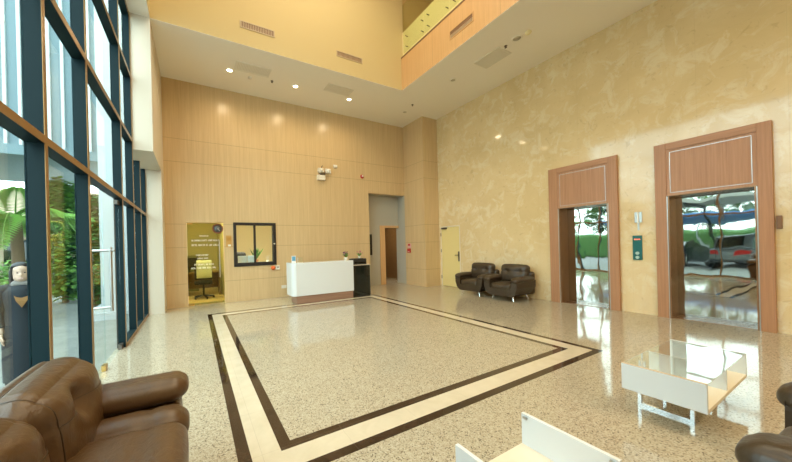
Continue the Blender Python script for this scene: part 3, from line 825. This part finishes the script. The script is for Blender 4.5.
for sx in (-1, 1):
    piped(MB().cushion((sx * .355, .185, .615), (.70, .27, .48), .105, (.0, .075, .015), 40,
                 dimples=(((sx * -.05, -.19, .085), .085, .085, (0, 1, 0)), ((sx * -.05, -.19, .085), .03, .02, (0, 1, 0))),
                 grooves=((0, -.27, .009, .014), (0, .27, .009, .010), (2, .085, .010, .006), (1, .02, .009, .010)), rx=-.10,
                 paths=(seam((-.97, .15, 1), (.97, .15, 1)), seam((-.80, -1, -.9), (-.80, -1, 1), 14) + seam((-.80, -.95, 1), (-.80, .9, 1), 14),
                        seam((-.80, -1, .30), (-.08 * sx, -1, .36), 16), seam((-.08 * sx, -1, .36), (.95, -1, .28), 16))), 'back_cushion', 'leather', so, 'piping', .0032)
for sx in (-1, 1):
    for sy in (-1, 1):
        MB().tube([(sx * .55, sy * .28 + .02, .13), (sx * .58, sy * .31 + .02, 0)], [.024, .016], 10).build('leg', 'chrome', so)
# ------------------------------------------------------------------ coffee tables
def sled(mb, x, y0, y1, z1):
    for y in (y0, y1): mb.box(x - .012, x + .012, y - .012, y + .012, .0, z1)
    mb.box(x - .012, x + .012, y0 + .012, y1 - .012, 0, .024)
ct = thing('coffee_table', 'white coffee table with a glass top and open side shelf', 'table', (3.035, .645, 0))
B(0, .022, 0, .475, .215, .42).build('end_panel', 'gloss_white', ct, bevel=.002)
B(0.001, .021, .001, .474, .42, .423).build('edge_band', 'tan_edge', ct)
B(1.085, 1.107, 0, .475, .215, .42).build('end_panel', 'gloss_white', ct, bevel=.002)
B(.022, 1.085, 0, .475, .215, .24).build('bottom_board', 'board_cream', ct)
B(.53, .55, .01, .465, .24, .41).build('divider', 'gloss_white', ct)
B(.024, 1.083, .002, .473, .410, .420).build('glass_top', 'table_glass', ct, bevel=.001)
for x in (.29, .85):
    m_ = MB(); sled(m_, x, .14, .455, .215); m_.build('leg_frame', 'chrome', ct)
c2 = thing('coffee_table', 'open white coffee table without a glass top, cut off at the bottom', 'table', (1.125, .63, 0))
B(0, .022, 0, .475, .215, .42).build('end_panel', 'gloss_white', c2, bevel=.002)
B(.545, .567, 0, .475, .215, .42).build('end_panel', 'gloss_white', c2, bevel=.002)
B(.022, .545, 0, .475, .215, .24).build('bottom_board', 'board_cream', c2)
for y in (.025, .45):
    B(.535, .545, y - .012, y + .012, .395, .407).build('glass_support', 'steel', c2)
    B(.022, .032, y - .012, y + .012, .395, .407).build('glass_support', 'steel', c2)
for x in (.12, .45):
    m_ = MB(); sled(m_, x, .10, .375, .215); m_.build('leg_frame', 'chrome', c2)
# ------------------------------------------------------------------ inside the office
d = thing('office_desk', 'dark wooden desk behind the olive glass door', 'desk', (.0, 10.9, 0))
B(-.55, .70, -.3, .3, .72, .75).build('desk_top', 'office_wood', d); B(-.55, -.52, -.3, .3, 0, .72).build('side_panel', 'office_wood', d); B(.67, .70, -.3, .3, 0, .72).build('side_panel', 'office_wood', d); B(-.52, .67, .2, .22, .2, .72).build('modesty_panel', 'office_wood', d)
d = thing('computer_monitor', 'black computer monitor on the office desk', 'monitor', (-.15, 10.95, .75))
B(-.25, .25, -.02, .02, .12, .46).build('screen', 'black', d, bevel=.005); B(-.03, .03, -.015, .015, .015, .13).build('stem', 'black', d); B(-.12, .12, -.08, .08, 0, .015).build('foot', 'black', d)
d = thing('office_chair', 'black office chair with a pale shirt on it behind the glass door', 'chair', (.22, 10.2, 0))
MB().cushion((0, 0, .47), (.48, .46, .10), .045, (0, 0, .01), 10).build('seat', 'dark_fabric', d)
MB().cushion((0, -.22, .82), (.46, .09, .50), .04, (0, .02, 0), 10).build('backrest', 'dark_fabric', d)
MB().cushion((0.02, -.28, .88), (.40, .03, .52), .014, (0, .02, 0), 10).build('hanging_shirt', 'paper', d)
MB().tube([(0, 0, .42), (0, 0, .08)], .028).build('column', 'black', d)
sb = MB()
for k in range(5):
    a_ = k * 2 * PI / 5; sb.tube([(0, 0, .09), (.27 * math.cos(a_), .27 * math.sin(a_), .05)], .02, 8); sb.lathe([(.025, 0), (.025, .05)], (.27 * math.cos(a_), .27 * math.sin(a_), 0), 10)
sb.build('star_base', 'black', d)
d = thing('filing_cabinet', 'low olive filing cabinet left behind the glass door', 'cabinet', (-.28, 12.4, 0))
B(-.45, .40, -.25, .25, 0, 1.25).build('body', mat('olive_metal', (.25, .24, .12), .5), d, bevel=.006)
for k in range(3): q = B(-.42, .37, -.262, -.25, .05 + k * .40, .42 + k * .40).build('drawer', mat('olive_drawer', (.28, .27, .14), .5), d); B(-.1, .06, -.28, -.262, .30 + k * .40, .325 + k * .40).build('handle', 'steel', q)
# service counter behind the window
d = thing('service_counter', 'wood counter inside the service window', 'counter', (1.6, 9.4, 0))
B(-.7, .6, -.22, .35, .93, .97).build('counter_top', 'board_cream', d); B(-.65, .55, .0, .3, 0, .93).build('body', 'office_wood', d)
for k, x in enumerate((1.09, 1.35)):
    tag(B(x, x + .235, 9.24, 9.32, .97, 1.24).build('leaflet_box', 'paper', bevel=.004), '%s white paper box on the service window counter' % ('left' if k == 0 else 'right'), 'box')
d = thing('desk_telephone', 'dark equipment behind the paper boxes at the service window', 'machine', (1.17, 9.52, .992))
MB().cushion((0, 0, .17), (.32, .22, .34), .05, (0, 0, .02), 10).build('body', 'dark_fabric', d)
pt = thing('potted_plant', 'leafy plant standing inside the service window', 'plant', (1.62, 9.5, .971))
MB().lathe([(.05, 0), (.075, .14), (.065, .14), (.055, .1)], (0, 0, 0), 16).build('pot', 'terracotta', pt)
random.seed(11); lf = MB()
for k in range(60):
    a_ = random.uniform(0, 2 * PI); e = random.uniform(.2, 1); ln = random.uniform(.12, .32)
    b0 = Vector((0, 0, .12)); tip = Vector((math.cos(a_) * ln * e * .8, math.sin(a_) * ln * e * .5, .14 + ln * 1.15)); md = b0.lerp(tip, .7); dd = Vector((-math.sin(a_), math.cos(a_), .3)) * .022
    lf.add([b0, md + dd, tip, md - dd], [(0, 1, 2, 3)])
lf.build('leaves', 'green_deep', pt)
d = thing('pen_stand', 'pale stand with pens at the right of the service window', 'holder', (1.93, 9.36, .97))
MB().lathe([(.04, 0), (.04, .1), (.034, .1), (.034, .01)], (0, 0, 0), 14).build('cup', 'paper', d)
for k in range(4): MB().tube([(.01 * k - .015, 0, .02), (.03 * k - .04, 0, .26)], .006, 6).build('pen', 'off_white', d)

# ------------------------------------------------------------------ outside
GZ = -.12
struct(B(-7.0, XL - .12, -8, 16, GZ - .2, GZ).build('pavement', 'paving'), 'grey paved forecourt outside the glass wall', 'floor')
struct(B(-40, -7.0, -25, 40, GZ - .25, GZ - .05).build('road', 'asphalt'), 'grey asphalt car park', 'floor')
struct(B(XL - .5, XL - .12, -8, 8.9, GZ, -.02).build('entrance_step', 'paving'), 'low step along the outside of the glass', 'floor')
# white pier on a stepped plinth
pr = thing('white_pier', 'tall white pier on a stepped base seen through the entrance glass', 'pillar', (-1.62, 9.35, GZ))
B(-.28, .36, -.3, .3, .30, 7.6).build('shaft', 'white_facade', pr); B(-.50, .45, -.42, .42, 0, .18).build('base', 'white_facade', pr); B(-.40, .40, -.36, .36, .18, .30).build('step', 'white_facade', pr)
# white louvred upper storey
lv = thing('louvred_building', 'white louvred upper storey seen high through the left windows', 'building', (-4.4, 11.2, 4.2))
B(-3.6, 3.6, .25, 5.0, 0, 6.0).build('upper_wall', 'blue_facade', lv)
B(-3.6, 3.6, .02, .25, -.14, .12).build('sill_beam', 'blue_facade', lv)
for k in range(25):
    B(-3.5 + k * .28, -3.44 + k * .28, .18, .25, .12, 6.0).build('fin', 'white_facade', lv)
# house behind palms
hs = thing('house', 'beige house with a tiled roof behind the palms', 'house', (-7.0, 18.5, GZ))
B(-5, 5.5, 0, 4, 0, 3.2).build('wall', 'beige_wall', hs)
MB().prism([(-.6, 3.1), (2.0, 4.7), (4.6, 3.1)], -5.5, 6.0, 'X').build('roof', 'roof_tile', hs)
for x in (-3, 0, 3): B(x, x + 1, -.03, .05, 1.0, 2.2).build('window', 'dark_glass', hs)
def frond(ln, droop, nleaf=24, wid=.045, lmax=.42):
    m_ = MB(); pts = []
    for i in range(13):
        t_ = i / 12; pts.append(Vector((ln * t_ * (1 - .25 * t_ * droop), 0, ln * (.55 * t_ - droop * .85 * t_ * t_))))
    m_.tube(pts, [.018 * (1 - .8 * i / 12) for i in range(13)], 5)
    for k in range(nleaf):
        t_ = .15 + .83 * k / nleaf; i = t_ * 12; a = int(i); p = pts[a].lerp(pts[min(a + 1, 12)], i - a); L_ = lmax * math.sin(PI * (.18 + .75 * t_)) 
        for s in (-1, 1):
            tip = p + Vector((L_ * .55, s * L_ * .8, -L_ * .35)); md = p.lerp(tip, .5) + Vector((0, 0, .03)); dd = Vector((wid, 0, 0))
            m_.add([p - dd * .4, p + dd * .4, md + dd * .5, tip, md - dd * .5], [(0, 1, 2, 3, 4)])
    return m_
frond_me = None
def palm(loc, hh, label, n=16, ln=1.5, seed=1):
    random.seed(seed); p = thing('palm_tree', label, 'palm tree', loc, group='palms outside')
    MB().tube([(0, 0, 0), (.03, .02, hh * .5), (0, 0, hh)], [.14, .11, .10], 12).build('trunk', 'bark', p)
    srcs = [frond(ln, dr_).build('frond', 'palm_leaf', p, loc=(0, 0, hh)) for dr_ in (.45, .8, 1.15)]
    for k in range(n):
        o = srcs[k % 3] if k < 3 else srcs[k % 3].copy()
        if k >= 3: COL.objects.link(o); o.parent = p
        o.location = (0, 0, hh - .05); o.rotation_euler = (0, random.uniform(-.25, .2), 2 * PI * k / n * 1.618 * 3)
palm((-3.55, 9.9, GZ), 2.45, 'palm tree with broad fronds left of the first dark mullion', 18, 1.5, 2)
palm((-5.5, 15.2, GZ), 2.55, 'palm tree standing farther back under the louvred storey', 18, 1.5, 5)
def leafy(name, loc, blobs, nleaf, label, cat, m='green_deep', size=.12, seed=1, trunk=1.2):
    random.seed(seed); o = thing(name, label, cat, loc)
    MB().tube([(0, 0, 0), (.05, .03, trunk * .6), (0, 0, trunk)], [.09, .06, .04], 8).build('trunk', 'bark', o)
    m_ = MB()
    for k in range(nleaf):
        b = random.choice(blobs); d_ = Vector((random.gauss(0, 1), random.gauss(0, 1), random.gauss(0, 1))).normalized() * random.uniform(.55, 1)
        p = Vector((b[0] + d_.x * b[3], b[1] + d_.y * b[3], b[2] + d_.z * b[4]))
        a = random.uniform(0, 2 * PI); ax = Vector((math.cos(a), math.sin(a), random.uniform(-.7, .4))).normalized(); sd = ax.cross(Vector((0, 0, 1))).normalized() * size * .32; q = random.uniform(.7, 1.3) * size
        m_.add([p, p + ax * q * .5 + sd, p + ax * q, p + ax * q * .5 - sd], [(0, 1, 2, 3)])
    m_.build('foliage', m, o); return o
leafy('leafy_tree', (-3.6, 13.0, GZ), [(0, 0, 2.4, .7, .9), (.2, .1, 1.5, .7, .8), (-.1, 0, 3.3, .6, .65), (.2, 0, .8, .7, .7)], 8000, 'dense green tree between the first two dark mullions', 'tree', 'green_leaf', .24, 3, 2.6)
leafy('shrub', (-2.55, 11.55, GZ), [(0, 0, .9, .42, .9), (.1, 0, 1.9, .4, .7), (0, 0, 2.8, .35, .5)], 4000, 'tall green shrub left of the white pier outside', 'shrub', 'green_deep', .18, 4, 2.0)
leafy('shrub', (-6.3, 17.2, GZ), [(0, 0, .7, .9, .7), (-.6, 0, .6, .7, .6)], 1700, 'low green shrub in front of the beige house', 'shrub', 'green_leaf', .18, 6, .8)
# far hedge, trees, shelter and cars across the car park (they show in the lift doors)
hd = MB().cushion((0, 0, 1.05), (.9, 26, 2.2), .25, (0, 0, .05), 14)
o = hd.build('hedge', 'hedge'); o.location = (-17, 4, GZ - .05); tag(o, 'long green hedge along the far side of the car park', 'hedge')
for k, (x, y, s_) in enumerate(((-20, 0.5, 1.5), (-21, 7.5, 1.7), (-20, 13.5, 1.4))):
    leafy('roadside_tree', (x, y, GZ - .05), [(0, 0, 4.0 * s_ / 1.4, 1.7 * s_, 1.4 * s_)], 1500, 'roadside tree behind the far hedge, %s' % ['reflected at the right of the nearer elevator', 'reflected in the middle of the nearer elevator', 'farthest from the camera'][k], 'tree', 'green_deep', .5, 20 + k, 4)
sh = thing('car_shelter', 'blue roofed parking shelter across the car park', 'shelter', (-13.8, 4.5, GZ - .05))
MB().prism([(-1.6, 2.55), (1.6, 2.95), (1.6, 3.15), (-1.6, 2.75)], -7, 7, 'Y').build('roof', 'blue_roof', sh)
for y in (-6, -2, 2, 6):
    MB().tube([(-1.2, y, 0), (-1.2, y, 2.65)], .06).build('post', 'white_facade', sh)
dc = thing('drive_canopy', 'flat pale canopy with dark beams over the drop-off outside, seen in the elevator doors', 'canopy', (-7.6, 3.5, GZ - .05))
B(-2.0, 2.0, -5.5, 5.0, 3.35, 3.5).build('roof', 'white_facade', dc)
bm_ = MB()
for y in (-5.4, -2.0, 1.5, 4.9): bm_.box(-2.0, 2.0, y - .06, y + .06, 3.15, 3.35)
bm_.build('beams', 'teal_metal', dc)
for x in (-1.7,):
    for y in (-5.3, -1.9, 1.5, 4.8): B(x - .06, x + .06, y - .06, y + .06, 0, 3.15).build('post', 'teal_metal', dc)
def car(loc, rz, paint, label, suv=True):
    c_ = thing('car', label, 'car', loc, rz); hh = 1.72 if suv else 1.42
    body = [(-2.2, .35), (-2.25, .75), (-2.15, .98), (-1.05 if suv else -.75, 1.02), (2.1 if suv else 1.55, 1.0), (2.2, .9), (2.22, .4), (2.0, .28), (-2.0, .28)]
    MB().prism(body, -.88, .88, 'Y').build('body', paint, c_, bevel=.08, segs=3)
    cab = [(-1.05, 1.0), (-.35, hh - .06), (0, hh), (1.6 if suv else .7, hh - .02), (2.05 if suv else 1.5, 1.0)]
    cb = MB().prism(cab, -.76, .76, 'Y').build('cabin', paint, c_, bevel=.07, segs=3)
    for sy in (-1, 1):
        gl = [(-.85, 1.05), (-.3, hh - .14), (1.45 if suv else .65, hh - .14), (1.75 if suv else 1.25, 1.05)]
        MB().prism(gl, sy * .755, sy * .768, 'Y').build('side_glass', 'dark_glass', c_)
    rx = 2.05 if suv else 1.5
    MB().add([(rx - .06, -.62, 1.06), (rx - .06, .62, 1.06), (rx - (.36 if suv else .62), .56, hh - .12), (rx - (.36 if suv else .62), -.56, hh - .12), (rx - .02, -.62, 1.06), (rx - .02, .62, 1.06), (rx - (.32 if suv else .58), .56, hh - .10), (rx - (.32 if suv else .58), -.56, hh - .10)],
             [(0, 1, 2, 3), (7, 6, 5, 4), (0, 4, 5, 1), (1, 5, 6, 2), (2, 6, 7, 3), (3, 7, 4, 0)]).build('rear_glass', 'dark_glass', c_)
    for sx in (-1.4, 1.35):
        for sy in (-1, 1):
            wl = MB().lathe([(.2, -.1), (.33, -.1), (.34, 0), (.33, .1), (.2, .1)], (sx, sy * .80, .34), 24, 'Y').build('wheel', 'tyre', c_)
            MB().lathe([(.0, -.105), (.2, -.10), (.2, .10), (.0, .105)], (sx, sy * .80, .34), 18, 'Y').build('hub', 'steel', wl)
    for sy in (-1, 1): B(2.17, 2.235, sy * .62 - .16, sy * .62 + .16, .70, .90).build('tail_light', 'tail_light', c_)
    return c_
car((-10.0, 3.6, GZ - .05), 0.25, 'car_grey', 'grey sport utility car parked outside, reflected in the nearer elevator', True)
car((-9.6, 6.4, GZ - .05), .15, 'car_dark', 'dark saloon car parked left of the grey one outside', False)

# ------------------------------------------------------------------ person outside
def skin_chain(verts, edges, radii, name, m, parent, root=0, sub=2):
    me = bpy.data.meshes.new(name); me.from_pydata(verts, edges, []); o = bpy.data.objects.new(name, me); COL.objects.link(o)
    o.parent = parent; me.materials.append(M[m])
    sk = o.modifiers.new('skin', 'SKIN'); sk.use_smooth_shade = True
    for i, r_ in enumerate(radii):
        d_ = me.skin_vertices[0].data[i]; d_.radius = (r_, r_) if not isinstance(r_, tuple) else r_; d_.use_root = (i == root)
    s_ = o.modifiers.new('sub', 'SUBSURF'); s_.levels = sub; s_.render_levels = sub
    return o
pe = thing('person', 'person in black with a brown top standing outside the left windows', 'person', (-1.76, 5.0, GZ), .34); pe.scale = (.95, .95, .96)
# facing local -y ; 1.5 m tall
V = [(0, 0, .80), (0, .0, .95), (0, .01, 1.12), (0, .01, 1.22), (0, 0, 1.29), (0, -.01, 1.36),
     (.075, 0, .74), (.085, -.01, .42), (.085, .02, .08), (.09, -.09, .035),
     (-.075, 0, .74), (-.085, -.01, .42), (-.085, 0, .08), (-.09, -.11, .035),
     (.155, .01, 1.19), (.19, .02, .95), (.17, -.06, .76), (.165, -.08, .70),
     (-.155, .01, 1.19), (-.19, .02, .95), (-.17, -.06, .76), (-.165, -.08, .70)]
Ed = [(0, 1), (1, 2), (2, 3), (3, 4), (4, 5), (0, 6), (6, 7), (7, 8), (8, 9), (0, 10), (10, 11), (11, 12), (12, 13), (3, 14), (14, 15), (15, 16), (16, 17), (3, 18), (18, 19), (19, 20), (20, 21)]
Rr = [(.125, .10), (.105, .085), (.125, .09), (.09, .065), (.045, .045), (.04, .04), .075, .052, .035, .03, .075, .052, .035, .03, .052, .04, .028, .025, .052, .04, .028, .025]
skin_chain(V, Ed, Rr, 'body', 'skin', pe)
# clothes
MB().lathe([(.165, .13), (.17, .40), (.16, .70), (.15, .85), (.135, .97), (.155, 1.10), (.16, 1.18), (.11, 1.25), (.06, 1.275)], (0, 0, 0), 24).build('coat', 'coat', pe)
sl = MB()
for s in (-1, 1): sl.tube([(s * .08, .01, 1.235), (s * .135, .01, 1.215), (s * .172, .012, 1.16), (s * .195, .02, .95), (s * .172, -.06, .77)], [.045, .066, .070, .058, .042], 12)
sl.build('sleeves', 'coat', pe)
tw = MB()
for s in (-1, 1): tw.tube([(s * .075, 0, .78), (s * .085, -.01, .42), (s * .085, .015, .06)], [.095, .082, .062], 12)
tw.build('trousers', 'coat', pe)
shoe = MB()
for s in (-1, 1): shoe.cushion((s * .088, -.05, .035), (.085, .24, .07), .032, (0, 0, .01), 8)
shoe.build('shoes', 'black', pe)
MB().add([(-.075, -.125, 1.20), (.075, -.125, 1.20), (.045, -.168, 1.08), (0, -.172, 1.0), (-.045, -.168, 1.08), (-.06, -.06, 1.22), (.06, -.06, 1.22), (.035, -.10, 1.07), (0, -.10, 1.0), (-.035, -.10, 1.07)],
         [(0, 4, 3, 2, 1), (5, 6, 7, 8, 9), (0, 1, 6, 5), (1, 2, 7, 6), (2, 3, 8, 7), (3, 4, 9, 8), (4, 0, 5, 9)]).build('knit_top', 'brown_top', pe)
MB().cushion((0, -.01, 1.275), (.17, .16, .08), .038, (0, 0, 0), 10).build('scarf', 'scarf', pe)
# head
hm = MB().cushion((0, 0, 0), (.132, .18, .215), .064, (0, 0, 0), 22,
                  dimples=((( .03, -.09, .012), .018, .010, (0, 1, 0)), ((-.03, -.09, .012), .018, .010, (0, 1, 0)), ((0, -.095, -.012), .014, .022, (0, -1, -.2)), ((0, -.095, -.055), .02, .005, (0, -1, 0)), ((.07, .01, 0), .02, .014, (1, 0, 0)), ((-.07, .01, 0), .02, .014, (-1, 0, 0))),
                  shape=lambda o: (o.x * (1 + .5 * min(0, o.z)) , o.y, o.z)).build('head', 'skin', pe, loc=(0, -.015, 1.395))
ey = MB()
for s in (-1, 1): ey.lathe([(0, -.003), (.005, -.0025), (.0075, 0)], (s * .03, -.082, .012), 10, 'Y')
ey.build('eyes', 'black', hm)
MB().cushion((0, -.088, -.055), (.042, .008, .012), .0035, (0, 0, 0), 6).build('mouth', 'pink', hm)
ha = MB().cushion((0, .02, .03), (.175, .19, .225), .085, (0, 0, 0), 18, shape=lambda o: (o.x, max(o.y, -.03 if o.z < .045 else -.088), o.z))
ha.cushion((0, .075, -.13), (.18, .07, .30), .033, (0, .01, 0), 10)
for s in (-1, 1): ha.cushion((s * .082, .02, -.08), (.03, .10, .26), .014, (0, 0, 0), 8)
ha.build('hair', 'hair', hm)
for s in (-1, 1):
    hn = MB(); base = Vector((s * .165, -.085, .70))
    hn.cushion((base.x, base.y, base.z - .035), (.028, .062, .08), .013, (0, 0, 0), 8); ho_ = hn.build('hand', 'skin', pe)
    for k in range(4):
        L_ = (.055, .062, .058, .045)[k]; x0 = base.x; y0 = base.y - .024 + k * .016
        MB().tube([(x0, y0, base.z - .062), (x0 - s * .008, y0 - .004, base.z - .065 - L_ * .55), (x0 - s * .022, y0 - .004, base.z - .065 - L_)], [.0085, .0078, .006], 7).build('finger', 'skin', ho_)
    MB().tube([(base.x, base.y - .026, base.z - .02), (base.x - s * .012, base.y - .052, base.z - .05), (base.x - s * .018, base.y - .055, base.z - .075)], [.010, .009, .007], 7).build('thumb', 'skin', ho_)
